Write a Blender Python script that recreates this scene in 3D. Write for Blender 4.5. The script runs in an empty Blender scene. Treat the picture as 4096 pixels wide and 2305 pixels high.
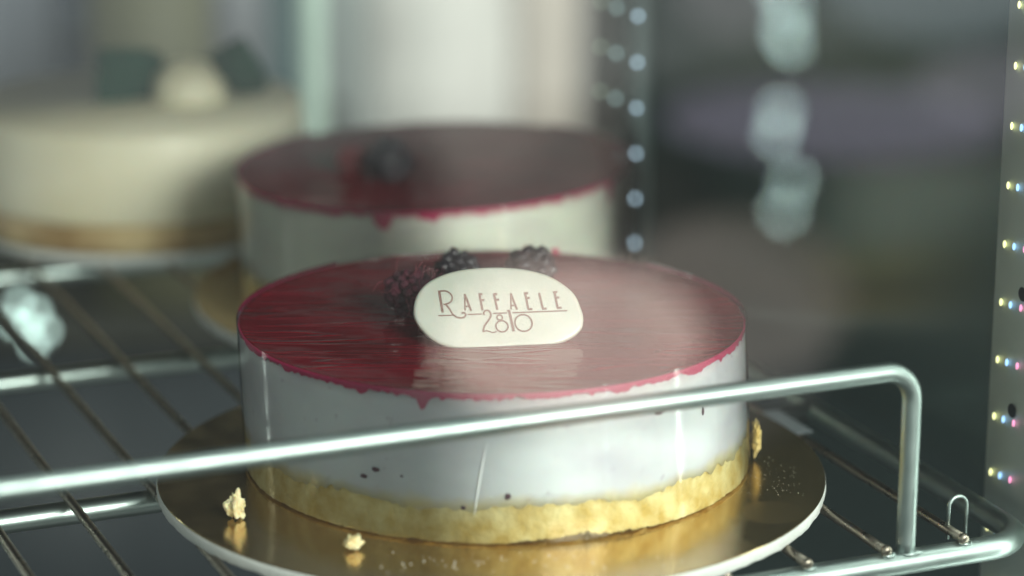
import bpy, bmesh, math, random
from mathutils import Vector, Matrix, noise
S = bpy.context.scene
COL = S.collection
random.seed(4)
R = math.radians
PI = math.pi

# ------------------------------------------------------------------ camera
cd = bpy.data.cameras.new('camera')
cam = bpy.data.objects.new('camera', cd)
COL.objects.link(cam)
r_ = Vector((0.99997857, -0.00567144, 0.00327076))
u_ = Vector((-0.00159757, 0.27310138, 0.96198393))
w_ = Vector((0.00634908, 0.96196854, -0.27308647))
M = Matrix.Identity(4)
for i in range(3):
    M[i][0] = r_[i]; M[i][1] = u_[i]; M[i][2] = -w_[i]
M[0][3], M[1][3], M[2][3] = 0.0009, -0.9505, 0.3312
cam.matrix_world = M
cd.sensor_width = 36
cd.lens = 97.94
cd.clip_start = 0.02
cd.clip_end = 60
cd.dof.use_dof = True
cd.dof.focus_distance = 0.957
cd.dof.aperture_fstop = 3.9
S.camera = cam
S.render.resolution_x = 1024
S.render.resolution_y = 576
S.view_settings.view_transform = 'Standard'
S.view_settings.look = 'None'
S.view_settings.exposure = 0
S.view_settings.gamma = 1
S.render.engine = 'CYCLES'
S.cycles.max_bounces = 10
S.cycles.transparent_max_bounces = 16

# ------------------------------------------------------------------ world: room light, brighter on the shop window side
wd = bpy.data.worlds.new('World')
S.world = wd
wd.use_nodes = True
nt = wd.node_tree
bg = nt.nodes['Background']
tc = nt.nodes.new('ShaderNodeTexCoord')
sep = nt.nodes.new('ShaderNodeSeparateXYZ')
nt.links.new(tc.outputs['Generated'], sep.inputs[0])
rmp = nt.nodes.new('ShaderNodeValToRGB')
mr = nt.nodes.new('ShaderNodeMapRange')
mr.inputs[1].default_value = -1; mr.inputs[2].default_value = 1
nt.links.new(sep.outputs['Y'], mr.inputs[0])
nt.links.new(mr.outputs[0], rmp.inputs[0])
e = rmp.color_ramp.elements
e[0].position = 0.1; e[0].color = (0.80, 0.87, 0.83, 1)
e[1].position = 0.8; e[1].color = (0.075, 0.09, 0.09, 1)
nt.links.new(rmp.outputs[0], bg.inputs[0])
bg.inputs[1].default_value = 1.0

def area(name, loc, target, sx, sy, power, col):
    l = bpy.data.lights.new(name, 'AREA')
    l.shape = 'ELLIPSE' if 'street' in name else 'RECTANGLE'; l.size = sx; l.size_y = sy; l.energy = power; l.color = col
    o = bpy.data.objects.new(name, l)
    o.location = loc
    d = Vector(target) - Vector(loc)
    o.rotation_euler = d.to_track_quat('-Z', 'Y').to_euler()
    COL.objects.link(o)
    return o
area('window_light', (1.15, -1.65, 0.75), (0.03, 0, 0), 1.0, 0.9, 72, (1.0, 0.985, 0.93))
area('ceiling_light', (0.1, 0.1, 1.5), (0, 0, 0), 1.4, 1.0, 8, (0.86, 1.0, 0.98))
area('room_light', (0.1, 1.55, 0.9), (0, 2.3, -0.1), 0.6, 0.3, 1.9, (1.0, 0.97, 0.90))  # added fill that brightens the pale backdrop, no lamp seen there
# area lights in place of the bright street that the front pane reflects
area('street_light_upper', (1.561, -1.788, -0.163), (-0.003, -0.115, 0.192), 0.229, 0.431, 0.1253, (1.0, 0.88, 0.78))
area('street_light_tall', (1.594, -1.744, -0.293), (0.012, -0.117, 0.154), 0.202, 0.592, 0.1543, (1, 0.88, 0.8))
area('street_light_lower', (1.572, -1.665, -0.543), (0.024, -0.137, 0.084), 0.283, 0.170, 0.4039, (1, 0.78, 0.68))
area('street_light_right', (1.662, -1.575, -0.539), (0.06, -0.137, 0.085), 0.296, 0.242, 0.0625, (0.95, 0.88, 0.88))
area('street_light_wide', (1.539, -1.737, -0.449), (0.003, -0.13, 0.11), 0.485, 0.269, 0.0229, (1, 0.8, 0.7))
area('street_light_far', (1.815, -1.989, -0.597), (0.006, -0.133, 0.099), 2.166, 1.617, 0.3675, (0.8, 1, 0.95))
area('street_light_lilac', (1.816, -1.51, -0.314), (0.104, -0.119, 0.148), 0.363, 0.083, 0.0783, (0.8, 0.72, 1))  # lilac to edge: glows added to tint the dull background on the right
area('street_light_slate', (1.924, -1.457, -0.171), (0.136, -0.108, 0.189), 0.242, 0.127, 0.0636, (0.75, 0.9, 1))
area('street_light_pale', (1.769, -1.616, -0.169), (0.073, -0.108, 0.189), 0.121, 0.121, 0.0218, (1, 0.9, 0.95))
area('street_light_edge', (1.956, -1.383, -0.275), (0.157, -0.117, 0.16), 0.202, 0.073, 0.0290, (0.9, 0.8, 1))
area('street_light_brown', (1.709, -1.546, -0.493), (0.075, -0.134, 0.098), 0.242, 0.175, 0.0685, (1, 0.85, 0.7))

# ------------------------------------------------------------------ materials
def mat(name, color=(0.5, 0.5, 0.5), rough=0.5, metal=0.0, **k):
    m = bpy.data.materials.new(name)
    m.use_nodes = True
    b = m.node_tree.nodes['Principled BSDF']
    b.inputs['Base Color'].default_value = (*color, 1)
    b.inputs['Roughness'].default_value = rough
    b.inputs['Metallic'].default_value = metal
    for n, v in k.items():
        b.inputs[n.replace('_', ' ')].default_value = v
    return m

def noise_color(m, c1, c2, scale=20, detail=4, pos=(0.35, 0.65), vec=None, axis_scale=(1, 1, 1)):
    nt = m.node_tree; N = nt.nodes; L = nt.links
    b = N['Principled BSDF']
    t = N.new('ShaderNodeTexCoord'); mp = N.new('ShaderNodeMapping'); mp.inputs['Scale'].default_value = axis_scale
    n = N.new('ShaderNodeTexNoise'); n.inputs['Scale'].default_value = scale; n.inputs['Detail'].default_value = detail
    r = N.new('ShaderNodeValToRGB')
    r.color_ramp.elements[0].position = pos[0]; r.color_ramp.elements[0].color = (*c1, 1)
    r.color_ramp.elements[1].position = pos[1]; r.color_ramp.elements[1].color = (*c2, 1)
    L.new(t.outputs['Object'], mp.inputs[0]); L.new(mp.outputs[0], n.inputs['Vector'])
    L.new(n.outputs[0], r.inputs[0]); L.new(r.outputs[0], b.inputs['Base Color'])
    return m

def bump(m, scale, strength, dist=0.0005, axis_scale=(1, 1, 1), detail=3):
    nt = m.node_tree; N = nt.nodes; L = nt.links
    b = N['Principled BSDF']
    t = N.new('ShaderNodeTexCoord'); mp = N.new('ShaderNodeMapping'); mp.inputs['Scale'].default_value = axis_scale
    n = N.new('ShaderNodeTexNoise'); n.inputs['Scale'].default_value = scale; n.inputs['Detail'].default_value = detail
    bp = N.new('ShaderNodeBump'); bp.inputs['Strength'].default_value = strength; bp.inputs['Distance'].default_value = dist
    L.new(t.outputs['Object'], mp.inputs[0]); L.new(mp.outputs[0], n.inputs['Vector'])
    L.new(n.outputs[0], bp.inputs['Height']); L.new(bp.outputs[0], b.inputs['Normal'])
    return m

def rough_noise(m, scale, lo, hi, axis_scale=(1, 1, 1)):
    nt = m.node_tree; N = nt.nodes; L = nt.links
    b = N['Principled BSDF']
    t = N.new('ShaderNodeTexCoord'); mp = N.new('ShaderNodeMapping'); mp.inputs['Scale'].default_value = axis_scale
    n = N.new('ShaderNodeTexNoise'); n.inputs['Scale'].default_value = scale
    r = N.new('ShaderNodeMapRange'); r.inputs[1].default_value = 0.35; r.inputs[2].default_value = 0.65
    r.inputs[3].default_value = lo; r.inputs[4].default_value = hi
    L.new(t.outputs['Object'], mp.inputs[0]); L.new(mp.outputs[0], n.inputs['Vector'])
    L.new(n.outputs[0], r.inputs[0]); L.new(r.outputs[0], b.inputs['Roughness'])
    return m

def mousse(name, tint):
    m = mat(name, rough=0.45, Subsurface_Weight=0.15, Subsurface_Scale=0.004)
    nt = m.node_tree; N = nt.nodes; L = nt.links; b = N['Principled BSDF']
    t = N.new('ShaderNodeTexCoord')
    def noi(sc, det, sx=(1, 1, 1)):
        mp = N.new('ShaderNodeMapping'); mp.inputs['Scale'].default_value = sx
        n = N.new('ShaderNodeTexNoise'); n.inputs['Scale'].default_value = sc; n.inputs['Detail'].default_value = det
        L.new(t.outputs['Object'], mp.inputs[0]); L.new(mp.outputs[0], n.inputs['Vector']); return n
    def ramp(src, p0, c0, p1, c1):
        r = N.new('ShaderNodeValToRGB'); e = r.color_ramp.elements
        e[0].position = p0; e[0].color = (*c0, 1); e[1].position = p1; e[1].color = (*c1, 1); L.new(src, r.inputs[0]); return r
    base = ramp(noi(26, 5, (1, 1, 2)).outputs[0], 0.34, tuple(c * k for c, k in zip(tint, (0.83, 0.79, 0.83))), 0.62, tint)
    spots = ramp(noi(210, 3).outputs[0], 0.66, (1, 1, 1), 0.76, (0.72, 0.62, 0.68))
    mul = N.new('ShaderNodeMix'); mul.data_type = 'RGBA'; mul.blend_type = 'MULTIPLY'; mul.inputs[0].default_value = 1.0
    L.new(base.outputs[0], mul.inputs[6]); L.new(spots.outputs[0], mul.inputs[7])
    # cake crumbs showing through the lowest centimetre
    sp = N.new('ShaderNodeSeparateXYZ'); L.new(t.outputs['Object'], sp.inputs[0])
    ad = N.new('ShaderNodeMath'); ad.operation = 'MULTIPLY_ADD'; ad.inputs[1].default_value = 0.010
    L.new(noi(90, 4, (1, 1, 0.6)).outputs[0], ad.inputs[0]); L.new(sp.outputs['Z'], ad.inputs[2])
    f = N.new('ShaderNodeMapRange'); f.inputs[1].default_value = 0.0165; f.inputs[2].default_value = 0.0215; f.inputs[3].default_value = 0.85; f.inputs[4].default_value = 0
    L.new(ad.outputs[0], f.inputs[0])
    mx = N.new('ShaderNodeMix'); mx.data_type = 'RGBA'; mx.inputs[7].default_value = (0.74, 0.62, 0.33, 1)
    L.new(f.outputs[0], mx.inputs[0]); L.new(mul.outputs[2], mx.inputs[6]); L.new(mx.outputs[2], b.inputs['Base Color'])
    bp = N.new('ShaderNodeBump'); bp.inputs['Strength'].default_value = 0.35; bp.inputs['Distance'].default_value = 0.0006
    L.new(noi(120, 5).outputs[0], bp.inputs['Height']); L.new(bp.outputs[0], b.inputs['Normal'])
    return m
M_mousse = mousse('mousse_cream', (0.72, 0.72, 0.73))
M_mousse_rear = mousse('mousse_cream_warm', (0.72, 0.715, 0.63))
M_sponge = bump(noise_color(mat('sponge', rough=0.85), (0.60, 0.43, 0.13), (0.80, 0.68, 0.35), 130, 5), 420, 1.0, 0.0012)
M_jelly = noise_color(mat('berry_jelly', rough=0.10, IOR=1.30), (0.090, 0.0004, 0.004), (0.17, 0.001, 0.012), 25)
def ripples(m):
    nt = m.node_tree; N = nt.nodes; L = nt.links; b = N['Principled BSDF']
    t = N.new('ShaderNodeTexCoord'); mp = N.new('ShaderNodeMapping'); mp.inputs['Scale'].default_value = (13, 115, 5)
    mp.inputs['Rotation'].default_value = (0, 0, R(-3))
    n = N.new('ShaderNodeTexNoise'); n.inputs['Scale'].default_value = 1.0; n.inputs['Detail'].default_value = 2.0; n.inputs['Distortion'].default_value = 0.6
    r = N.new('ShaderNodeValToRGB')
    el = r.color_ramp.elements
    el[0].position = 0.46; el[0].color = (0, 0, 0, 1); el[1].position = 0.56; el[1].color = (0, 0, 0, 1)
    x = el.new(0.51); x.color = (1, 1, 1, 1)
    r.color_ramp.interpolation = 'EASE'
    n2 = N.new('ShaderNodeTexNoise'); n2.inputs['Scale'].default_value = 45
    ad = N.new('ShaderNodeMath'); ad.operation = 'MULTIPLY_ADD'; ad.inputs[1].default_value = 0.6
    bp = N.new('ShaderNodeBump'); bp.inputs['Strength'].default_value = 1.0; bp.inputs['Distance'].default_value = 0.0007
    L.new(t.outputs['Object'], mp.inputs[0]); L.new(mp.outputs[0], n.inputs['Vector']); L.new(n.outputs[0], r.inputs[0])
    L.new(t.outputs['Object'], n2.inputs['Vector'])
    L.new(r.outputs[0], ad.inputs[0]); L.new(n2.outputs[0], ad.inputs[2])
    L.new(ad.outputs[0], bp.inputs['Height']); L.new(bp.outputs[0], b.inputs['Normal'])
ripples(M_jelly)
M_jelly_edge = mat('berry_jelly_edge', (0.45, 0.008, 0.09), 0.4)
M_pith = mat('fruit_bit', (0.10, 0.03, 0.05), 0.6)
M_choc = bump(noise_color(mat('white_chocolate', rough=0.3, Subsurface_Weight=0.25, Subsurface_Scale=0.003), (0.39, 0.395, 0.34), (0.45, 0.45, 0.40), 60), 900, 0.25, 0.0002)
M_ink = mat('cocoa_print', (0.14, 0.065, 0.05), 0.5)
M_black = bump(mat('blackberry', (0.012, 0.010, 0.016), 0.22), 700, 0.6, 0.0005)
M_dried = bump(noise_color(mat('dried_berry', rough=0.75), (0.02, 0.008, 0.014), (0.10, 0.012, 0.03), 260), 900, 1.0, 0.001)
M_hair = mat('berry_skin_fibre', (0.22, 0.05, 0.07), 0.6)
M_card = bump(mat('cardboard_edge', (0.62, 0.63, 0.60), 0.8), 600, 0.6, 0.0006)

def gold():
    m = mat('gold_foil', (0.58, 0.43, 0.22), 0.2, 0.94)
    nt = m.node_tree; N = nt.nodes; L = nt.links; b = N['Principled BSDF']
    t = N.new('ShaderNodeTexCoord')
    n = N.new('ShaderNodeTexNoise'); n.inputs['Scale'].default_value = 90; n.inputs['Detail'].default_value = 6
    L.new(t.outputs['Object'], n.inputs['Vector'])
    r = N.new('ShaderNodeMapRange'); r.inputs[1].default_value = 0.3; r.inputs[2].default_value = 0.7; r.inputs[3].default_value = 0.12; r.inputs[4].default_value = 0.25
    L.new(n.outputs[0], r.inputs[0])
    # a rougher round patch on the foil
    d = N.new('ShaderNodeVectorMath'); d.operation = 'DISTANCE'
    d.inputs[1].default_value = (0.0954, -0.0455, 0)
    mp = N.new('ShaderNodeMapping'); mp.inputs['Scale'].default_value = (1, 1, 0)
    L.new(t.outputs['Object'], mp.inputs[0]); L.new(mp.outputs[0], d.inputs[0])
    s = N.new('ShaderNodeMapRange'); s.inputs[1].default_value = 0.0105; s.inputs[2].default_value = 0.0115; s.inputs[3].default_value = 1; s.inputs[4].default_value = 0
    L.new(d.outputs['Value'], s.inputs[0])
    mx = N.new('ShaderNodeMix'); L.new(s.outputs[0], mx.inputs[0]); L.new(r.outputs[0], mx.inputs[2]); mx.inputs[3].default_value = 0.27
    L.new(mx.outputs[0], b.inputs['Roughness'])
    bp = N.new('ShaderNodeBump'); bp.inputs['Strength'].default_value = 0.12; bp.inputs['Distance'].default_value = 0.0004
    n2 = N.new('ShaderNodeTexNoise'); n2.inputs['Scale'].default_value = 25; L.new(t.outputs['Object'], n2.inputs['Vector'])
    L.new(n2.outputs[0], bp.inputs['Height']); L.new(bp.outputs[0], b.inputs['Normal'])
    return m
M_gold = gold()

M_chrome = rough_noise(bump(mat('polished_steel', (0.34, 0.40, 0.385), 0.25, 1.0), 600, 0.06, 0.0002), 120, 0.36, 0.46)
M_bar = mat('dull_steel_bar', (0.34, 0.40, 0.38), 0.34, 1.0)
M_rod = rough_noise(bump(mat('dull_steel_wire', (0.30, 0.26, 0.21), 0.3, 1.0), 1.0, 0.3, 0.0003, (250, 700, 250)), 200, 0.25, 0.4)
M_post = noise_color(mat('painted_metal', rough=0.45), (0.62, 0.71, 0.66), (0.70, 0.78, 0.73), 30)
M_hole = mat('screw_hole', (0.01, 0.012, 0.018), 0.6)
M_mirror = mat('smoked_glass', (0.07, 0.10, 0.10), 0.22, 0.0, IOR=1.9, Specular_Tint=(0.8, 0.95, 0.92, 1))

def film_mat():
    m = bpy.data.materials.new('clear_film')
    m.use_nodes = True
    nt = m.node_tree; N = nt.nodes; L = nt.links
    N.clear()
    o = N.new('ShaderNodeOutputMaterial')
    mx = N.new('ShaderNodeMixShader'); tr = N.new('ShaderNodeBsdfTransparent'); gl = N.new('ShaderNodeBsdfGlossy')
    tr.inputs[0].default_value = (0.95, 0.97, 0.96, 1)
    gl.inputs['Roughness'].default_value = 0.11
    fr = N.new('ShaderNodeFresnel'); fr.inputs[0].default_value = 1.6
    L.new(fr.outputs[0], mx.inputs[0]); L.new(tr.outputs[0], mx.inputs[1]); L.new(gl.outputs[0], mx.inputs[2]); L.new(mx.outputs[0], o.inputs[0])
    t = N.new('ShaderNodeTexCoord'); n = N.new('ShaderNodeTexNoise'); n.inputs['Scale'].default_value = 40
    b = N.new('ShaderNodeBump'); b.inputs['Strength'].default_value = 0.25; b.inputs['Distance'].default_value = 0.0004
    L.new(t.outputs['Object'], n.inputs['Vector']); L.new(n.outputs[0], b.inputs['Height']); L.new(b.outputs[0], gl.inputs['Normal'])
    return m
M_film = film_mat()

def pane_mat():
    m = bpy.data.materials.new('display_glass')
    m.use_nodes = True
    nt = m.node_tree; N = nt.nodes; L = nt.links
    N.clear()
    o = N.new('ShaderNodeOutputMaterial')
    mx = N.new('ShaderNodeMixShader'); tr = N.new('ShaderNodeBsdfTransparent'); gl = N.new('ShaderNodeBsdfGlossy')
    tr.inputs[0].default_value = (0.965, 0.985, 0.975, 1)
    gl.inputs['Roughness'].default_value = 0.0
    mx.inputs[0].default_value = 0.055
    L.new(tr.outputs[0], mx.inputs[1]); L.new(gl.outputs[0], mx.inputs[2]); L.new(mx.outputs[0], o.inputs[0])
    return m
M_pane = pane_mat()

def emis(name, col, s):
    m = bpy.data.materials.new(name); m.use_nodes = True
    b = m.node_tree.nodes['Principled BSDF']
    b.inputs['Base Color'].default_value = (*col, 1)
    b.inputs['Emission Color'].default_value = (*col, 1); b.inputs['Emission Strength'].default_value = s
    return m

# ------------------------------------------------------------------ helpers
def link(name, bm, m, parent=None, smooth=True):
    me = bpy.data.meshes.new(name)
    bm.normal_update()
    bm.to_mesh(me); bm.free()
    for p in me.polygons: p.use_smooth = smooth
    ms = m if isinstance(m, (list, tuple)) else [m]
    for x in ms: me.materials.append(x)
    o = bpy.data.objects.new(name, me)
    COL.objects.link(o)
    if parent: o.parent = parent
    return o

def tag(o, label=None, cat=None, group=None, kind=None):
    if label: o['label'] = label
    if cat: o['category'] = cat
    if group: o['group'] = group
    if kind: o['kind'] = kind
    return o

def empty(name, loc=(0, 0, 0), rz=0):
    o = bpy.data.objects.new(name, None)
    o.empty_display_size = 0.02
    o.location = loc; o.rotation_euler = (0, 0, rz)
    COL.objects.link(o)
    return o

def add_box(bm, a, b, bev=0):
    res = bmesh.ops.create_cube(bm, size=1)
    vs = res['verts']
    for v in vs:
        v.co = Vector([a[i] + (v.co[i] + 0.5) * (b[i] - a[i]) for i in range(3)])
    if bev:
        es = list({e for v in vs for e in v.link_edges})
        bmesh.ops.bevel(bm, geom=es, offset=bev, segments=3, affect='EDGES')

def tube(bm, pts, rad, seg=16, cap=True, wob=0.0):
    pts = [Vector(p) for p in pts]
    rings = []
    t0 = (pts[1] - pts[0]).normalized()
    n = t0.orthogonal().normalized()
    for i, p in enumerate(pts):
        if i == 0: t = (pts[1] - p).normalized()
        elif i == len(pts) - 1: t = (p - pts[i - 1]).normalized()
        else: t = ((pts[i + 1] - p).normalized() + (p - pts[i - 1]).normalized()).normalized()
        n = (n - t * n.dot(t)).normalized()
        b = t.cross(n)
        rr = rad[i] if isinstance(rad, (list, tuple)) else rad
        ring = []
        for k in range(seg):
            a = 2 * PI * k / seg
            q = rr * (1 + wob * noise.noise(p * 300 + Vector((k, 0, 0))))
            ring.append(bm.verts.new(p + (n * math.cos(a) + b * math.sin(a)) * q))
        rings.append(ring)
    for i in range(len(rings) - 1):
        for k in range(seg):
            bm.faces.new((rings[i][k], rings[i][(k + 1) % seg], rings[i + 1][(k + 1) % seg], rings[i + 1][k]))
    if cap:
        bm.faces.new(list(reversed(rings[0]))); bm.faces.new(rings[-1])
    return rings

def line_pts(a, b, n):
    a, b = Vector(a), Vector(b)
    return [a.lerp(b, i / n) for i in range(n + 1)]

def arc(c, u, v, rad, a0, a1, n=10):
    c, u, v = Vector(c), Vector(u), Vector(v)
    return [c + (u * math.cos(a) + v * math.sin(a)) * rad for a in [a0 + (a1 - a0) * i / n for i in range(n + 1)]]

def fn(a, seed, s=1.0):      # periodic noise around a circle
    return noise.noise(Vector((math.cos(a) * s + seed * 7.3, math.sin(a) * s - seed * 3.1, seed * 1.7)))

# ------------------------------------------------------------------ the setting
bm = bmesh.new(); add_box(bm, (-6, -4, -1.1), (6, 8, -1.0))
tag(link('floor', bm, noise_color(mat('dark_floor', rough=0.4), (0.03, 0.04, 0.045), (0.06, 0.06, 0.06), 2), smooth=False), kind='structure')
bm = bmesh.new(); add_box(bm, (-6, 3.4, -1.0), (6, 3.5, 3))
tag(link('wall', bm, noise_color(mat('room_wall', rough=0.8), (0.10, 0.12, 0.12), (0.16, 0.15, 0.15), 0.8), smooth=False), kind='structure')

def block(name, x, y, ztop, w, d, col, label, cat, z0=-0.60, bev=0.004, rough=0.6):
    o = empty(name, (x, y, z0))
    bm = bmesh.new(); add_box(bm, (-w / 2, 0, 0), (w / 2, d, ztop - z0), bev)
    m = mat(name, col, rough); noise_color(m, tuple(c * 0.8 for c in col), tuple(min(1, c * 1.15) for c in col), 8)
    link('body', bm, m, o)
    tag(o, label, cat)
    return o
def slab(o, name, a, b, col, rough=0.5):
    bm = bmesh.new(); add_box(bm, a, b, 0.002)
    return link(name, bm, mat(name, col, rough), o)

# counter behind the cabinet
o = empty('counter', (0, 0.95, -1.0)); tag(o, 'dark counter far behind the cakes, seen through the wire shelf', 'counter')
bm = bmesh.new(); add_box(bm, (-1.2, 0, 0), (1.0, 2.3, 0.37), 0.004); link('body', bm, mat('counter_body', (0.035, 0.045, 0.055), 0.5), o)
bm = bmesh.new(); add_box(bm, (-1.22, -0.02, 0.372), (1.02, 2.32, 0.40), 0.004); link('counter_top', bm, mat('counter_top', (0.06, 0.06, 0.06), 0.35), o)

o = empty('side_table', (-0.335, 0.99, -0.6)); tag(o, 'dark side table far behind the upper left cake, carrying the blurred boxes', 'side table')
bm = bmesh.new(); add_box(bm, (-0.30, 0.01, 0), (0.185, 0.78, 0.33), 0.004); link('body', bm, mat('table_body', (0.03, 0.038, 0.045), 0.6), o)
bm = bmesh.new(); add_box(bm, (-0.31, 0.0, 0.331), (0.19, 0.79, 0.349), 0.002); link('table_top', bm, mat('table_top', (0.03, 0.03, 0.022), 0.6), o)
o = block('menu_board', -0.443, 1.43, 0.06, 0.125, 0.02, (0.42, 0.43, 0.50), 'out-of-focus pale lilac board at the far upper left', 'board', z0=-0.25)
slab(o, 'frame', (-0.0655, -0.004, 0.30), (0.0655, 0.024, 0.33), (0.3, 0.3, 0.33))
o = block('binder', -0.334, 1.23, -0.01, 0.03, 0.16, (0.03, 0.04, 0.07), 'blurred dark navy upright between the lilac board and the olive box', 'binder', z0=-0.25)
slab(o, 'label_strip', (-0.009, -0.0035, 0.16), (0.009, -0.0005, 0.2), (0.10, 0.12, 0.16))
o = block('gift_box', -0.250, 1.032, 0.10, 0.082, 0.08, (0.17, 0.165, 0.10), 'blurred olive brown box standing behind the leaf-topped cake', 'box', z0=-0.25)
slab(o, 'lid', (-0.043, -0.003, 0.30), (0.043, 0.083, 0.353), (0.20, 0.20, 0.13))
o = block('carton', -0.236, 1.62, 0.05, 0.095, 0.08, (0.33, 0.34, 0.37), 'blurred grey lilac carton right of the olive box', 'box', z0=-0.25)
slab(o, 'flap', (-0.049, -0.003, 0.27), (0.049, 0.083, 0.303), (0.30, 0.31, 0.34))
o = block('bottle_crate', -0.176, 1.34, 0.02, 0.034, 0.08, (0.06, 0.11, 0.12), 'blurred dark teal box in front of the grey lilac carton', 'crate', z0=-0.25)
o = block('display_post', -0.1145, 0.775, 0.08, 0.0165, 0.02, (0.48, 0.60, 0.52), 'pale mint green upright post behind the two rear cakes', 'post', z0=-1.0)
o = block('curtain_panel', -0.163, 2.0, -0.06, 0.055, 0.02, (0.26, 0.29, 0.28), 'narrow grey upright panel right of the mint green post', 'panel')
o = block('light_curtain', -0.060, 2.19, -0.10, 0.165, 0.02, (0.74, 0.73, 0.68), 'broad pale curtain strip rising above the rear berry cake', 'curtain')  # pale panels built in place of a pale reflection in the side glass
o = block('beige_curtain', 0.062, 2.19, -0.10, 0.07, 0.02, (0.58, 0.52, 0.45), 'beige curtain strip right of the broad pale one', 'curtain')

# unseen coloured stack, added to give the smoked glass side its reflected smears
o = empty('drawer_cabinet', (-2.9, 2.48, -1.5), R(45)); tag(o, 'tall cabinet of grey and lilac drawers, reflected dimly in the smoked glass', 'cabinet')
bm = bmesh.new(); add_box(bm, (-0.75, 0, 0), (0.75, 0.4, 1.9), 0.004); link('body', bm, mat('cabinet_body', (0.05, 0.08, 0.08), 0.5), o)
zz = 0.10
for hgt, col in [(0.34, (0.10, 0.10, 0.08)), (0.12, (0.12, 0.11, 0.09)), (0.12, (0.14, 0.20, 0.16)), (0.10, (0.24, 0.28, 0.22)), (0.04, (0.05, 0.07, 0.08)), (0.12, (0.46, 0.42, 0.52)), (0.08, (0.16, 0.18, 0.18)), (0.07, (0.08, 0.12, 0.11)), (0.12, (0.26, 0.34, 0.38)), (0.20, (0.36, 0.36, 0.40))]:
    bm = bmesh.new(); add_box(bm, (-0.74, -0.012, zz), (0.74, -0.0005, zz + hgt - 0.008), 0.002)
    link('drawer', bm, mat('drawer_front', col, 0.5), o)
    zz += hgt

# ------------------------------------------------------------------ cabinet: front pane, right side
PHI = 0.3941
side = empty('cabinet_side', (0, 0, 0), PHI)
tag(side, 'right wall of the display cabinet, pale screw-holed strip in front of smoked glass', 'cabinet side')
bm = bmesh.new(); add_box(bm, (0.1675, -0.0665, -0.30), (0.1715, 0.275, 0.45)); link('glass_panel', bm, M_mirror, side, False)
bm = bmesh.new(); add_box(bm, (0.1655, -0.192, -0.30), (0.1695, -0.0672, 0.45), 0.0004); link('post', bm, M_post, side)
for (d, z) in [(-0.0833, 0.0203), (-0.086, 0.0639)]:
    bm = bmesh.new(); bmesh.ops.create_circle(bm, cap_ends=True, radius=0.0026, segments=24, matrix=Matrix.Translation((0.1650, d, z)) @ Matrix.Rotation(R(-90), 4, 'Y'))
    link('screw_hole', bm, M_hole, side)
def led_set(name, label, spots, mats, size):
    o = empty(name, (0, 0, 0), PHI); tag(o, label, 'light strip')
    for (d, z, k) in spots:
        bm = bmesh.new(); bmesh.ops.create_icosphere(bm, subdivisions=2, radius=1, matrix=Matrix.Translation((0.1648 if d < 0 else 0.1622, d, z)) @ Matrix.Diagonal((size[0], size[1], size[2], 1)))
        link('led', bm, mats[k], o)
    return o
EM = [emis('led_yellow', (1.0, 0.95, 0.45), 1.6), emis('led_blue', (0.35, 0.60, 1.0), 1.6), emis('led_pink', (1.0, 0.35, 0.60), 1.1)]  # glowing dots in place of coloured LED reflections in the glass
sp = []
for k in range(-3, 9):
    z = -0.0063 + 0.02132 * k
    for j, d in enumerate((-0.0722, -0.0782, -0.0848)):
        sp.append((d - 0.0003 * k, z + 0.0006 * j, j))
led_set('led_strip', 'rows of tiny yellow, blue and pink lights on the pale strip at the right edge', sp, EM, (0.0006, 0.0005, 0.0014))
EB = [emis('led_white', (0.62, 0.82, 1.0), 2.6), emis('led_dim', (0.60, 0.85, 0.85), 1.3), emis('led_faint', (0.7, 0.9, 0.7), 0.7)]  # dim and faint columns are reflection copies built as glowing dots
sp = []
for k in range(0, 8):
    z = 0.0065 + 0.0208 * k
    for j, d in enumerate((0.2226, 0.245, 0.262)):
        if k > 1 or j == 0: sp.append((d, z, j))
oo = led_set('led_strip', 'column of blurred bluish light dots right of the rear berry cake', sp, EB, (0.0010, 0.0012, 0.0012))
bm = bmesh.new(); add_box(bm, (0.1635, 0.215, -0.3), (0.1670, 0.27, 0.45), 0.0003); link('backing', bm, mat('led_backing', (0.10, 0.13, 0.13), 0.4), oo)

lo = empty('led_strip', (-0.34, 0.34, 0), 0); lo.location = (math.cos(PHI) * -0.34 - math.sin(PHI) * 0.34, math.sin(PHI) * -0.34 + math.cos(PHI) * 0.34, 0)
lo.rotation_euler = (0, 0, R(-35)); tag(lo, 'upright light strip at the rear left, seen only as a bright streak on the film', 'light strip')
bm = bmesh.new(); add_box(bm, (-0.012, 0.0, -0.30), (0.012, 0.006, 0.30), 0.0005); link('backing', bm, M_post, lo)
EL = emis('led_tube', (0.9, 1.0, 0.92), 14)
for k in range(9):
    bm = bmesh.new(); add_box(bm, (-0.009, -0.0035, -0.28 + k * 0.06), (0.009, -0.0003, -0.28 + k * 0.06 + 0.052), 0.0005); link('led_tube', bm, EL, lo)

rs = empty('led_strip', (math.cos(PHI) * 0.165 + math.sin(PHI) * 0.145, math.sin(PHI) * 0.165 - math.cos(PHI) * 0.145, 0), PHI)  # added out of view to draw the film's right streak and brighten the cake
tag(rs, 'upright light strip on the pale right wall beside the front pane', 'light strip')
bm = bmesh.new(); add_box(bm, (-0.0035, -0.004, -0.30), (0.0003, 0.004, 0.40), 0.0005); link('backing', bm, M_post, rs)
for k in range(11):
    bm = bmesh.new(); add_box(bm, (-0.0050, -0.0038, -0.28 + k * 0.06), (-0.0037, 0.0038, -0.28 + k * 0.06 + 0.055), 0.0003); link('led_tube', bm, EL, rs)

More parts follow.
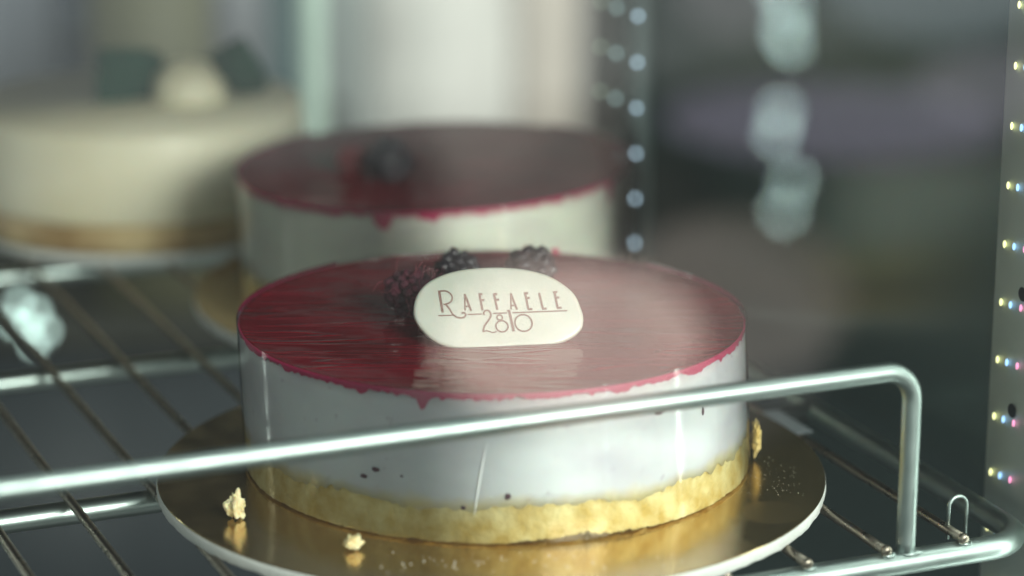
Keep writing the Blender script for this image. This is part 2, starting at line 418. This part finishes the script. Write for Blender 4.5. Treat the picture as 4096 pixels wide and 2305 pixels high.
pane = empty('glass_pane', (0, 0, 0), PHI)
tag(pane, 'clear front pane of the display cabinet catching soft reflections of the street', 'glass')
bm = bmesh.new(); add_box(bm, (-0.65, -0.205, -0.30), (0.40, -0.200, 0.62)); link('glass', bm, M_pane, pane, False)

# glowing balls added in place of far glints of light
lm = emis('lamp_glow', (0.75, 1.0, 0.95), 22)
def glint_ball(loc, rad, label, group, m=lm):
    o = empty('spot_lamp', loc)
    bm = bmesh.new(); bmesh.ops.create_uvsphere(bm, u_segments=16, v_segments=10, radius=rad); link('bulb', bm, m, o)
    bm = bmesh.new(); tube(bm, [(0, 0, -rad * 1.9), (0, 0, -rad * 0.9)], [rad * 0.5, rad * 0.7], 12); link('lamp_holder', bm, M_post, o)
    tag(o, label, 'lamp', group)
MGLINT = [(2.581, -2.212, -0.318), (2.576, -2.206, -0.347), (2.582, -2.189, -0.372), (2.57, -2.188, -0.404), (2.572, -2.179, -0.422), (2.545, -2.169, -0.515), (2.534, -2.167, -0.546), (2.537, -2.138, -0.611), (2.519, -2.139, -0.655)]
for p in MGLINT:
    glint_ball(p, 0.0105, 'small far street lamp, a pale disc reflected in the front pane', 'lamps mirrored in the front pane')
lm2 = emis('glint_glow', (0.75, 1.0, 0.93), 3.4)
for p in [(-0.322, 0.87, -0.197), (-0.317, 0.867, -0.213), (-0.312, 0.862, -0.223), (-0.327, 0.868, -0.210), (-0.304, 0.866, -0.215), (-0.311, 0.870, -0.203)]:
    glint_ball(p, 0.0035, 'small pale lamp glowing below the shelf at the left edge', 'lamps glowing below the shelf', lm2)

# ------------------------------------------------------------------ wire shelf
sh = empty('wire_shelf', (0, 0, 0), PHI)
tag(sh, 'shiny steel wire shelf with a raised front rail, carrying all the cakes', 'shelf')
ZC = -0.0123; RR = 0.0043; dF = -0.124; eR = 0.1490; br = 0.017
bm = bmesh.new()
pts = line_pts((-0.50, dF, ZC), (eR - br, dF, ZC), 40) + arc((eR - br, dF + br, ZC), (0, -1, 0), (1, 0, 0), br, 0, PI / 2, 12)[1:] + line_pts((eR, dF + br, ZC), (eR, 0.50, ZC), 30)[1:]
tube(bm, pts, RR, 28, wob=0.006); link('frame', bm, M_chrome, sh)
bm = bmesh.new(); tube(bm, line_pts((-0.5, 0.50, ZC), (eR, 0.50, ZC), 6), RR, 20); link('frame_rod', bm, M_chrome, sh)
for d in (0.0304, 0.185, 0.34):
    bm = bmesh.new(); tube(bm, line_pts((-0.5, d, ZC - 0.0006), (eR, d, ZC - 0.0006), 8), RR, 20); link('cross_bar', bm, M_bar, sh)
zr = 0.0556; pe = 0.0988; b2 = 0.0105
bm = bmesh.new()
pts = line_pts((-0.48, dF, zr), (pe - b2, dF, zr), 30) + arc((pe - b2, dF, zr - b2), (0, 0, 1), (1, 0, 0), b2, 0, PI / 2, 14)[1:] + line_pts((pe, dF, zr - b2), (pe, dF, ZC + 0.003), 12)[1:]
pts = line_pts((-0.485, dF, ZC + 0.003), (-0.485, dF, zr - 0.005), 3) + pts
tube(bm, pts, 0.0033, 28); link('guard_rail', bm, M_chrome, sh)
# weld bead at the foot of the rail post
bm = bmesh.new(); bmesh.ops.create_icosphere(bm, subdivisions=3, radius=1, matrix=Matrix.Translation((pe + 0.0015, dF - 0.001, ZC + RR - 0.0004)) @ Matrix.Diagonal((0.0045, 0.003, 0.0012, 1)))
for v in bm.verts: v.co += Vector((0, 0, 1)) * noise.noise(v.co * 900) * 0.0006
link('weld', bm, M_chrome, sh)
for k in range(0, 19):
    ee = 0.1202 - 0.0299 * k
    bm = bmesh.new()
    tube(bm, line_pts((ee, dF - 0.0012, -0.0065), (ee, 0.502, -0.0065), 40) , 0.0017, 14)
    # slightly mushroomed cut end
    tube(bm, [(ee, dF - 0.0032, -0.0067), (ee, dF - 0.0028, -0.0066), (ee, dF - 0.0018, -0.0065), (ee, dF - 0.0008, -0.0065)], [0.0012, 0.0019, 0.0021, 0.0017], 14, wob=0.25)
    link('wire', bm, M_rod, sh)
    bm = bmesh.new(); bmesh.ops.create_icosphere(bm, subdivisions=2, radius=1, matrix=Matrix.Translation((ee + 0.0012, dF - 0.0012, ZC + RR - 0.0002)) @ Matrix.Diagonal((0.0028, 0.0022, 0.0009, 1)))
    for v in bm.verts: v.co += Vector((0, 0, 1)) * noise.noise(v.co * 1200) * 0.0007
    link('weld', bm, M_chrome, sh)
bm = bmesh.new()
pts = [(0.1202, -0.116, -0.010)] + arc((0.1237, -0.116, 0.0015), (-1, 0, 0), (0, 0, 1), 0.0035, 0, PI, 14) + [(0.1272, -0.116, -0.010)]
tube(bm, pts, 0.0007, 12); link('hook', bm, M_chrome, sh)

up = empty('upper_shelf', (0, 0, 0.235), PHI)  # unseen sheet added to darken the jelly reflections and block overhead light
tag(up, 'dark steel tray shelf above the cakes, mirrored in their jelly tops', 'shelf')
bm = bmesh.new(); add_box(bm, (-0.50, -0.11, 0), (0.16, 1.05, 0.004), 0.0008); link('tray', bm, mat('dark_tray', (0.012, 0.011, 0.012), 0.8), up)
bm = bmesh.new(); tube(bm, line_pts((-0.50, -0.114, 0.002), (0.155, -0.114, 0.002), 6), 0.0035, 16); link('front_rod', bm, M_bar, up)

# ------------------------------------------------------------------ cake pieces
def board(name, loc, rad, label, tilt=(0, 0)):
    o = empty(name, loc); tag(o, label, 'cake board')
    o.rotation_euler = (tilt[0], tilt[1], 0)
    n = 256
    bm = bmesh.new()
    prof = []
    for (rr, z, nz) in [(rad - 0.0004, -0.0003, 0.00003), (rad, -0.0006, 0.0001), (rad + 0.0001, -0.0022, 0.0002), (rad - 0.0001, -0.0042, 0.0005), (rad - 0.0006, -0.0049, 0.0005)]:
        prof.append([bm.verts.new(((rr + nz * fn(2 * PI * i / n, 3 + z * 1000, 60)) * math.cos(2 * PI * i / n), (rr + nz * fn(2 * PI * i / n, 3 + z * 1000, 60)) * math.sin(2 * PI * i / n), z + nz * fn(2 * PI * i / n, 9, 90))) for i in range(n)])
    for a, b in zip(prof, prof[1:]):
        for i in range(n):
            bm.faces.new((a[i], b[i], b[(i + 1) % n], a[(i + 1) % n]))
    bm.faces.new(list(reversed(prof[-1]))); bm.faces.new(prof[0])
    bmesh.ops.recalc_face_normals(bm, faces=bm.faces)
    link('card', bm, M_card, o)
    bm = bmesh.new()
    top = [bm.verts.new((math.cos(2 * PI * i / n) * (rad - 0.0003), math.sin(2 * PI * i / n) * (rad - 0.0003), 0.0)) for i in range(n)]
    low = [bm.verts.new((math.cos(2 * PI * i / n) * (rad - 0.0001), math.sin(2 * PI * i / n) * (rad - 0.0001), -0.00028)) for i in range(n)]
    bm.faces.new(top)
    for i in range(n): bm.faces.new((low[i], low[(i + 1) % n], top[(i + 1) % n], top[i]))
    bmesh.ops.recalc_face_normals(bm, faces=bm.faces)
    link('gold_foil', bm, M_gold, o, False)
    return o

def wall_ring(bm, rfun, zfun_lo, zfun_hi, n, m):
    rows = []
    for j in range(m + 1):
        row = []
        for i in range(n):
            a = 2 * PI * i / n
            zl, zh = zfun_lo(a), zfun_hi(a)
            z = zl + (zh - zl) * j / m
            rr = rfun(a, z, j / m)
            row.append(bm.verts.new((rr * math.cos(a), rr * math.sin(a), z)))
        rows.append(row)
    for a, b in zip(rows, rows[1:]):
        for i in range(n): bm.faces.new((a[i], a[(i + 1) % n], b[(i + 1) % n], b[i]))
    return rows

def mousse_cake(loc, rad, h, label, seed, drips=(), cream=None, rot=(0, 0, 0)):
    o = empty('mousse_cake', loc); o.rotation_euler = rot
    tag(o, label, 'cake')
    s = rad / 0.09
    # sponge
    def gap(a):
        g = 0.0007 + 0.0009 * max(0, fn(a, seed, 14)) + 0.0006 * abs(fn(a, seed + 5, 60))
        da = math.atan2(math.sin(a - R(-72)), math.cos(a - R(-72)))
        if abs(da) < R(17): g += 0.0034 * (1 - abs(da) / R(17)) * (0.7 + 0.9 * fn(a, seed + 9, 45))
        return max(0.0001, g * 0.75)
    bm = bmesh.new()
    def spr(a, z, t):
        front = 0.5 - 0.5 * math.sin(a)
        p = Vector((math.cos(a) * rad, math.sin(a) * rad, z))
        flare = (0.0006 * front + 0.0002) * max(0, 1 - t * 1.25) ** 1.5 * (1 + 0.7 * fn(a, seed + 12, 7) + 0.25 * fn(a, seed, 40))
        return rad - 0.0007 + flare + 0.00035 * noise.noise(p * 300) + 0.0003 * noise.noise(p * 900) - 0.0010 * max(0, noise.noise(p * 160 + Vector((seed, 0, 0)))) ** 2
    rows = wall_ring(bm, spr, gap, lambda a: 0.0148, 900, 20)
    bm.faces.new(list(reversed(rows[0]))); bm.faces.new(rows[-1])
    link('sponge_base', bm, M_sponge, o)
    # mousse, its lower limit wanders over the sponge
    bm = bmesh.new()
    rows = wall_ring(bm, lambda a, z, t: rad - 0.00035, lambda a: 0.0120 + 0.0022 * fn(a, seed + 2, 5) + 0.0022 * fn(a, seed + 3, 28) + 0.0010 * fn(a, seed + 8, 110), lambda a: h - 0.0022, 420, 8)
    bm.faces.new(list(reversed(rows[0]))); bm.faces.new(rows[-1])
    link('mousse', bm, cream or M_mousse, o)
    # jelly layer with a ragged lower edge and a few runs
    def low(a):
        z = h - 0.0020 - 0.0010 * fn(a, seed + 4, 9) - 0.0010 * fn(a, seed + 6, 42) - 0.0007 * fn(a, seed + 7, 95)
        for (da, w, l) in drips:
            q = abs(math.atan2(math.sin(a - da), math.cos(a - da)))
            if q < w: z -= l * math.cos(q / w * PI / 2) ** 0.6
        return z
    bm = bmesh.new()
    rows = wall_ring(bm, lambda a, z, t: rad - 0.00015, low, lambda a: h - 0.0006, 720, 4)
    for f in bm.faces: f.material_index = 1
    prev = rows[-1]
    for k, (dr, dz) in enumerate([(0.0004, 0.0004), (0.0014, 0.0003), (0.006, 0.0), (0.02, 0.0)]):
        ring = [bm.verts.new(((rad - 0.00015 - dr) * math.cos(2 * PI * i / 720), (rad - 0.00015 - dr) * math.sin(2 * PI * i / 720), h - 0.0006 + dz)) for i in range(720)]
        for i in range(720):
            f = bm.faces.new((prev[i], prev[(i + 1) % 720], ring[(i + 1) % 720], ring[i])); f.material_index = 1 if k < 1 else 0
        prev = ring
    bm.faces.new(prev)
    link('jelly_topping', bm, [M_jelly, M_jelly_edge], o)
    # acetate collar
    bm = bmesh.new()
    wall_ring(bm, lambda a, z, t: rad + 0.0005 + 0.0002 * fn(a, seed, 3), lambda a: 0.0006, lambda a: h + 0.0010, 256, 6)
    link('film_collar', bm, M_film, o)
    return o

board('cake_board', (0, -0.0167, 0), 0.118, 'gold foiled round board with a white card edge under the front berry cake')
main = mousse_cake((0, 0, 0.0002), 0.09, 0.051, 'white mousse cake with dark berry jelly top and oval chocolate plaque, sharp in front', 1.0,
                   drips=[(math.atan2(-0.0865, -0.0225), 0.022, 0.0036), (R(-118), 0.02, 0.0007), (R(-140), 0.03, 0.0008), (R(-62), 0.05, 0.0010), (R(-40), 0.07, 0.0012)])
# fruit bits showing through the mousse
def wallpt(px_a, z, rr=0.0898): return Vector((rr * math.cos(px_a), rr * math.sin(px_a), z))
for (a, z, sa, sz) in [(-116, 0.0225, 0.0016, 0.0009), (-119, 0.0195, 0.0013, 0.0008), (-87.5, 0.0165, 0.0010, 0.0012), (-97, 0.0125, 0.0009, 0.0008), (-52, 0.0385, 0.0018, 0.0007), (-38, 0.034, 0.0007, 0.0014), (-110, 0.0215, 0.0006, 0.0004)]:
    bm = bmesh.new(); bmesh.ops.create_icosphere(bm, subdivisions=2, radius=1)
    for v in bm.verts: v.co *= 1 + 0.35 * noise.noise(v.co * 1.7 + Vector((a, 0, 0)))
    Mx = Matrix.Translation(wallpt(R(a), z)) @ Matrix.Rotation(R(a), 4, 'Z') @ Matrix.Diagonal((0.00022, sa, sz, 1))
    bmesh.ops.transform(bm, matrix=Mx, verts=bm.verts)
    link('fruit_bit', bm, M_pith, main)
# crease in the film
bm = bmesh.new()
pts = []
for i in range(15):
    t = i / 14
    a = R(-91.2 - 3.4 * t ** 0.8); z = 0.0345 - 0.024 * t
    pts.append(wallpt(a, z, 0.0907))
tube(bm, pts, [0.0001 + 0.00016 * math.sin(PI * i / 14) for i in range(15)], 6)
link('film_crease', bm, mat('film_crease', (0.8, 0.83, 0.83), 0.3), main)

bm = bmesh.new(); bmesh.ops.create_icosphere(bm, subdivisions=2, radius=1, matrix=Matrix.Translation((0.0245, 0.0868, 0.0513)) @ Matrix.Diagonal((0.0014, 0.0005, 0.0013, 1))); link('jelly_drop', bm, M_jelly_edge, main)

board('cake_board', (-0.012, 0.2155, 0.0002), 0.117, 'gold board under the blurred rear berry cake')
mousse_cake((-0.0240, 0.2250, 0.0012), 0.0850, 0.0525, 'out-of-focus berry jelly cake standing behind the front cake', 2.0,
            drips=[(R(-103), 0.05, 0.006), (R(-90), 0.06, 0.002), (R(-28), 0.03, 0.008), (R(-75), 0.04, 0.001), (R(-135), 0.05, 0.001)], rot=(0, R(-1.9), 0), cream=M_mousse_rear)

# the soft cake leans a little: its foot stands nearer the front than its top
for c in main.children:
    for v in c.data.vertices:
        k = 1 - v.co.z / 0.051
        v.co.x += 0.0022 * k; v.co.y -= 0.0042 * k

# ------------------------------------------------------------------ plaque
PXM = 2.231 * 11669.0
def pl(x, y):
    return ((x - 1345) / PXM, (995 - (y + 0.039 * (x - 1345))) / PXM / 0.97)
pq = empty('chocolate_plaque', (0.0034, -0.0355, 0.0502))
pq.rotation_euler = (R(90 - 31), 0, R(8))
tag(pq, 'oval white chocolate plaque printed in brown, leaning on the berries of the front cake', 'plaque')
out = [(580, 690), (592, 590), (640, 490), (735, 400), (900, 325), (1100, 283), (1350, 268), (1600, 285), (1800, 335), (1950, 420), (2050, 520), (2098, 650), (2110, 730), (2092, 810), (2038, 872), (1955, 922), (1850, 960), (1700, 978), (1500, 985), (1300, 1003), (1000, 1003), (850, 980), (728, 922), (638, 828), (597, 757)]
P2 = [Vector(pl(*q)) for q in out]
def catmull(P, n=6):
    res = []
    N = len(P)
    for i in range(N):
        p0, p1, p2, p3 = P[i - 1], P[i], P[(i + 1) % N], P[(i + 2) % N]
        for k in range(n):
            t = k / n
            res.append(0.5 * ((2 * p1) + (p2 - p0) * t + (2 * p0 - 5 * p1 + 4 * p2 - p3) * t * t + (3 * p1 - p0 - 3 * p2 + p3) * t ** 3))
    return res
OUT = catmull(P2)
c2 = sum(OUT, Vector((0, 0))) / len(OUT)
bm = bmesh.new()
rings = []
TH = 0.0032
for (ins, z) in [(0.0011, -TH), (0.0003, -TH + 0.0004), (0.0, -TH + 0.0012), (0.0, -0.0009), (0.00025, -0.0004), (0.0008, -0.0001), (0.0015, 0.0)]:
    rg = []
    for i, q in enumerate(OUT):
        d = (q - c2); L = d.length; q2 = c2 + d * (1 - ins / L)
        rg.append(bm.verts.new((q2.x, q2.y, z)))
    rings.append(rg)
K = len(OUT)
for a, b in zip(rings, rings[1:]):
    for i in range(K): bm.faces.new((a[i], a[(i + 1) % K], b[(i + 1) % K], b[i]))
bm.faces.new(rings[-1]); bm.faces.new(list(reversed(rings[0])))
bmesh.ops.recalc_face_normals(bm, faces=bm.faces)
link('chocolate', bm, M_choc, pq)

def ellipse(cx, cy, rx, ry, n=28): return [(cx + rx * math.cos(2 * PI * i / n), cy + ry * math.sin(2 * PI * i / n)) for i in range(n + 1)]
def smooth(P, n=8):
    P = [Vector(p) for p in P]; res = []
    for i in range(len(P) - 1):
        p0 = P[max(i - 1, 0)]; p1 = P[i]; p2 = P[i + 1]; p3 = P[min(i + 2, len(P) - 1)]
        for k in range(n):
            t = k / n
            res.append(0.5 * ((2 * p1) + (p2 - p0) * t + (2 * p0 - 5 * p1 + 4 * p2 - p3) * t * t + (3 * p1 - p0 - 3 * p2 + p3) * t ** 3))
    res.append(P[-1]); return [tuple(v) for v in res]
STR = {
 'R': [(23, [(818, 488), (838, 682)]), (15, smooth([(808, 492), (880, 489), (925, 522), (931, 562), (903, 596), (850, 610)])), (17, smooth([(868, 606), (898, 645), (928, 697), (968, 727), (1020, 727), (1044, 702), (1028, 685), (1005, 688)]))],
 'A': [(14, [(1047, 515), (1040, 665)]), (21, [(1047, 515), (1095, 668)]), (14, [(1043, 628), (1083, 625)])],
 'F': [(21, [(1180, 518), (1198, 662)]), (21, [(1170, 519), (1208, 516)]), (21, [(1188, 572), (1221, 569)])],
 'F2': [(21, [(1312, 515), (1332, 658)]), (21, [(1302, 517), (1342, 514)]), (21, [(1320, 568), (1355, 565)])],
 'A2': [(14, [(1463, 508), (1457, 655)]), (21, [(1463, 508), (1510, 655)]), (14, [(1460, 620), (1500, 617)])],
 'E': [(21, [(1595, 507), (1613, 653)]), (21, [(1582, 509), (1622, 505)]), (21, [(1602, 552), (1635, 549)]), (21, [(1608, 653), (1650, 649)])],
 'L': [(21, [(1722, 503), (1745, 648)]), (21, [(1738, 648), (1781, 645)])],
 'E2': [(21, [(1862, 498), (1880, 642)]), (21, [(1848, 499), (1888, 495)]), (21, [(1868, 548), (1903, 545)]), (21, [(1875, 641), (1918, 637)])],
 '2': [(17, smooth([(1212, 706), (1207, 685), (1225, 665), (1252, 666), (1270, 692), (1262, 728), (1235, 765), (1205, 805), (1190, 856)])), (12, smooth([(1188, 857), (1215, 847), (1240, 850), (1275, 862), (1312, 852)]))],
 '8': [(14, ellipse(1348, 727, 25, 23)), (15, ellipse(1363, 806, 55, 50))],
 '1': [(23, [(1437, 662), (1466, 852)]), (14, [(1418, 668), (1440, 662)])],
 '0': [(15, ellipse(1560, 776, 78, 75))],
 'bar': [(13, [(797, 712), (925, 706)]), (13, [(1063, 700), (1190, 695)]), (13, [(1290, 690), (1418, 686)]), (13, [(1466, 684), (1966, 664)])],
}
def stroke(bm, w, P, z):
    P = [Vector(pl(*q)) for q in P]; w = w / PXM / 2
    L, Rr = [], []
    n = len(P)
    closed = (P[0] - P[-1]).length < 1e-7
    for i in range(n):
        if closed and i in (0, n - 1): t = (P[1] - P[-2]).normalized()
        else: t = (P[min(i + 1, n - 1)] - P[max(i - 1, 0)]).normalized()
        nn = Vector((-t.y, t.x))
        L.append(P[i] + nn * w); Rr.append(P[i] - nn * w)
    for i in range(n - 1):
        q = [bm.verts.new((v.x, v.y, z)) for v in (Rr[i], Rr[i + 1], L[i + 1], L[i])]
        q2 = [bm.verts.new((v.x, v.y, z - 0.00006)) for v in (Rr[i], Rr[i + 1], L[i + 1], L[i])]
        bm.faces.new(q)
        for k in range(4): bm.faces.new((q2[k], q2[(k + 1) % 4], q[(k + 1) % 4], q[k]))
zc = 0.00008
for word, keys in (('lettering', ['R', 'A', 'F', 'F2', 'A2', 'E', 'L', 'E2', 'bar']), ('lettering', ['2', '8', '1', '0'])):
    bm = bmesh.new()
    for k in keys:
        for (w, P) in STR[k]:
            stroke(bm, w, P, zc); zc += 0.000003
    link(word, bm, M_ink, pq, False)

# ------------------------------------------------------------------ berries
def berry(loc, rad, m, label, seed, n=46, dr=0.30, fib=False, rot=(0.2, 0.1, 0), group=None):
    o = empty('blackberry', loc); o.rotation_euler = rot
    rnd = random.Random(seed)
    bm = bmesh.new()
    bmesh.ops.create_icosphere(bm, subdivisions=2, radius=rad * 0.82)
    for i in range(n):
        z = 1 - 2 * (i + 0.5) / n; rr = math.sqrt(1 - z * z); a = i * 2.39996 + rnd.uniform(-.1, .1)
        q = Vector((rr * math.cos(a), rr * math.sin(a), z)) * rad * rnd.uniform(0.80, 0.92)
        s = rad * dr * rnd.uniform(0.75, 1.15)
        res = bmesh.ops.create_icosphere(bm, subdivisions=2, radius=s, matrix=Matrix.Translation(q))
        for v in res['verts']: v.co += (v.co - q) * 0.30 * noise.noise(v.co * 600 + Vector((seed, 0, 0)))
    for v in bm.verts: v.co.z *= 0.92
    link('drupelets', bm, m, o)
    bm = bmesh.new()
    for i in range(24 if fib else 14):
        d = Vector((rnd.gauss(0, 1), rnd.gauss(0, 1), rnd.gauss(0, 1))).normalized()
        t = d.orthogonal().normalized(); t.rotate(Matrix.Rotation(rnd.uniform(0, 6.28), 3, d))
        l = rad * rnd.uniform(0.3, 0.8)
        pts = [d * rad * (1.02 + 0.12 * k * (1 if fib else .6)) + t * l * (k / 3) + Vector((0, 0, rad * .2 * math.sin(k * 2 + i))) for k in range(4)]
        tube(bm, pts, 0.00009 if fib else 0.00006, 5)
    link('fibres', bm, M_hair, o)
    tag(o, label, 'berry', group)
berry((-0.0291173, 0.00353842, 0.0585), 0.0086, M_dried, 'reddish dried fuzzy berry at the left end of the chocolate plaque', 1, 60, 0.26, True)
berry((-0.01290181, 0.04236706, 0.0565), 0.0074, M_black, 'black berry behind the plaque top, the middle one of three', 2, 40, 0.30)
berry((0.01481959, 0.04253939, 0.0568), 0.0080, M_black, 'glossy black ragged berry behind the right half of the plaque', 3, 34, 0.36)
berry((-0.0435, 0.204, 0.0595), 0.0095, M_black, 'blurred dark berry on the rear jelly cake', 5, 30, 0.32)
berry((-0.0600, 0.214, 0.0575), 0.0062, mat('red_berry', (0.10, 0.008, 0.012), 0.4), 'small blurred dark red berry left of the dark one on the rear cake', 6, 24, 0.34)

# ------------------------------------------------------------------ crumbs
def crumb(loc, size, label, seed, m=None, rough=0.55):
    bm = bmesh.new(); bmesh.ops.create_icosphere(bm, subdivisions=4, radius=1)
    for v in bm.verts:
        n_ = v.co.normalized()
        f = 1 + rough * noise.noise(n_ * 1.6 + Vector((seed, 0, 0))) + 0.35 * noise.noise(n_ * 4 + Vector((0, seed, 0))) + 0.18 * noise.noise(n_ * 11 + Vector((0, 0, seed)))
        v.co = Vector((n_.x * size[0], n_.y * size[1], n_.z * size[2])) * f
    zmin = min(v.co.z for v in bm.verts)
    for v in bm.verts: v.co.z -= zmin
    o = link('crumb', bm, m or M_crumb, None)
    o.location = loc
    tag(o, label, 'crumb')
    return o
M_crumb = bump(noise_color(mat('crumb', rough=0.8, Subsurface_Weight=0.2, Subsurface_Scale=0.002), (0.72, 0.56, 0.26), (0.86, 0.78, 0.52), 300), 900, 0.8, 0.0008)
crumb((-0.0860, -0.0690, 0.0001), (0.0028, 0.0024, 0.0044), 'pale crumb standing alone on the gold board left of the front cake', 11, rough=0.8)
crumb((-0.0450, -0.0975, 0.0001), (0.0030, 0.0022, 0.0020), 'small crumb touching the front left foot of the front cake', 12)
cb = crumb((0.0945, -0.0075, 0.0010), (0.0016, 0.0045, 0.0062), 'yellow crumb stuck outside the film at the right foot of the front cake', 15, M_sponge, 0.3)
bm = bmesh.new()
rnd = random.Random(8)
for i in range(210):
    if i < 110:
        x = rnd.gauss(0.006, 0.022); y = -0.1085 + rnd.gauss(0, 0.005) + 0.003 * math.sin(x * 90)
    else:
        x = rnd.uniform(0.085, 0.108); y = rnd.uniform(-0.05, -0.005)
    if math.hypot(x, y) < 0.0925 or math.hypot(x, y + 0.0167) > 0.115: continue
    s = 0.00006 + (0.00024 if i < 110 else 0.00006) * rnd.random() ** 3
    bmesh.ops.create_icosphere(bm, subdivisions=1, radius=s, matrix=Matrix.Translation((x, y, s * 0.8)))
tag(link('sugar_grains', bm, mat('sugar', (0.8, 0.8, 0.75), 0.3)), 'fine pale grains scattered on the gold board before the front cake', 'grains', kind='stuff')

# strip of clear plastic behind the board
bm = bmesh.new()
add_box(bm, (-0.0035, -0.0135, -0.0045), (0.0035, 0.0135, -0.0042))
st = link('plastic_strip', bm, mat('plastic_strip', (0.26, 0.29, 0.31), 0.3), None, False)
st.location = (0.1115, 0.047, 0.0); st.rotation_euler = (0, 0, PHI)
tag(st, 'short whitish plastic strip lying on the wires right of the front board', 'plastic strip')

# ------------------------------------------------------------------ third cake with leaves
o3 = empty('cream_cake', (-0.170, 0.350, 0.0)); tag(o3, 'tall blurred cream cake topped with dark green leaves at the upper left', 'cake')
M_cream = noise_color(mat('cream', rough=0.4, Subsurface_Weight=0.1, Subsurface_Scale=0.004), (0.62, 0.56, 0.38), (0.70, 0.66, 0.50), 12)
bm = bmesh.new()
rows = wall_ring(bm, lambda a, z, t: 0.0800 - 0.002 * t ** 6, lambda a: 0.0125, lambda a: 0.0550, 160, 10)
bm.faces.new(rows[-1]); bm.faces.new(list(reversed(rows[0]))); link('cream', bm, M_cream, o3)
bm = bmesh.new()
rows = wall_ring(bm, lambda a, z, t: 0.0808 + 0.0006 * fn(a, 3, 20), lambda a: 0.0003, lambda a: 0.0128 + 0.001 * fn(a, 4, 10), 160, 4)
bm.faces.new(rows[-1]); bm.faces.new(list(reversed(rows[0]))); link('biscuit_base', bm, noise_color(mat('biscuit', rough=0.8), (0.30, 0.19, 0.08), (0.62, 0.48, 0.26), 25), o3)
board('cake_board', (-0.170, 0.350, 0.0), 0.0800, 'gold board under the blurred cream cake at the upper left')
def leaf(loc, rot, L, W, m, label):
    bm = bmesh.new()
    n, k = 12, 6
    grid = []
    for i in range(n + 1):
        t = i / n; w = W * math.sin(PI * t ** 0.8) * (1 - 0.2 * t) + 0.0002
        grid.append([bm.verts.new(((j / k * 2 - 1) * w, 0.004 * (abs(j / k * 2 - 1)) ** 1.5 - 0.006 * math.sin(PI * t), t * L)) for j in range(k + 1)])
    for i in range(n):
        for j in range(k): bm.faces.new((grid[i][j], grid[i][j + 1], grid[i + 1][j + 1], grid[i + 1][j]))
    r = bmesh.ops.solidify(bm, geom=bm.faces[:], thickness=0.0012)
    o = link('leaf', bm, m); o.location = loc; o.rotation_euler = rot
    tag(o, label, 'leaf')
M_leaf = mat('dark_leaf', (0.0, 0.075, 0.045), 0.6, Specular_IOR_Level=0.15)
leaf((-0.163, 0.352, 0.054), (R(12), R(-42), R(10)), 0.036, 0.021, M_leaf, 'dark green leaf, the left one of two on the cream cake')
leaf((-0.124, 0.362, 0.054), (R(10), R(12), R(-20)), 0.031, 0.019, M_leaf, 'dark green leaf, the right one of two on the cream cake')
bm = bmesh.new()
res = bmesh.ops.create_uvsphere(bm, u_segments=32, v_segments=16, radius=1)
for v in bm.verts:
    v.co = Vector((v.co.x * 0.017, v.co.y * 0.015, max(0, v.co.z + 0.35) * 0.015)) * (1 + 0.12 * noise.noise(v.co * 2.5))
oc = link('cream_dollop', bm, M_cream); oc.location = (-0.144, 0.345, 0.0548); tag(oc, 'pale whipped dollop between the two dark green leaves', 'cream dollop')
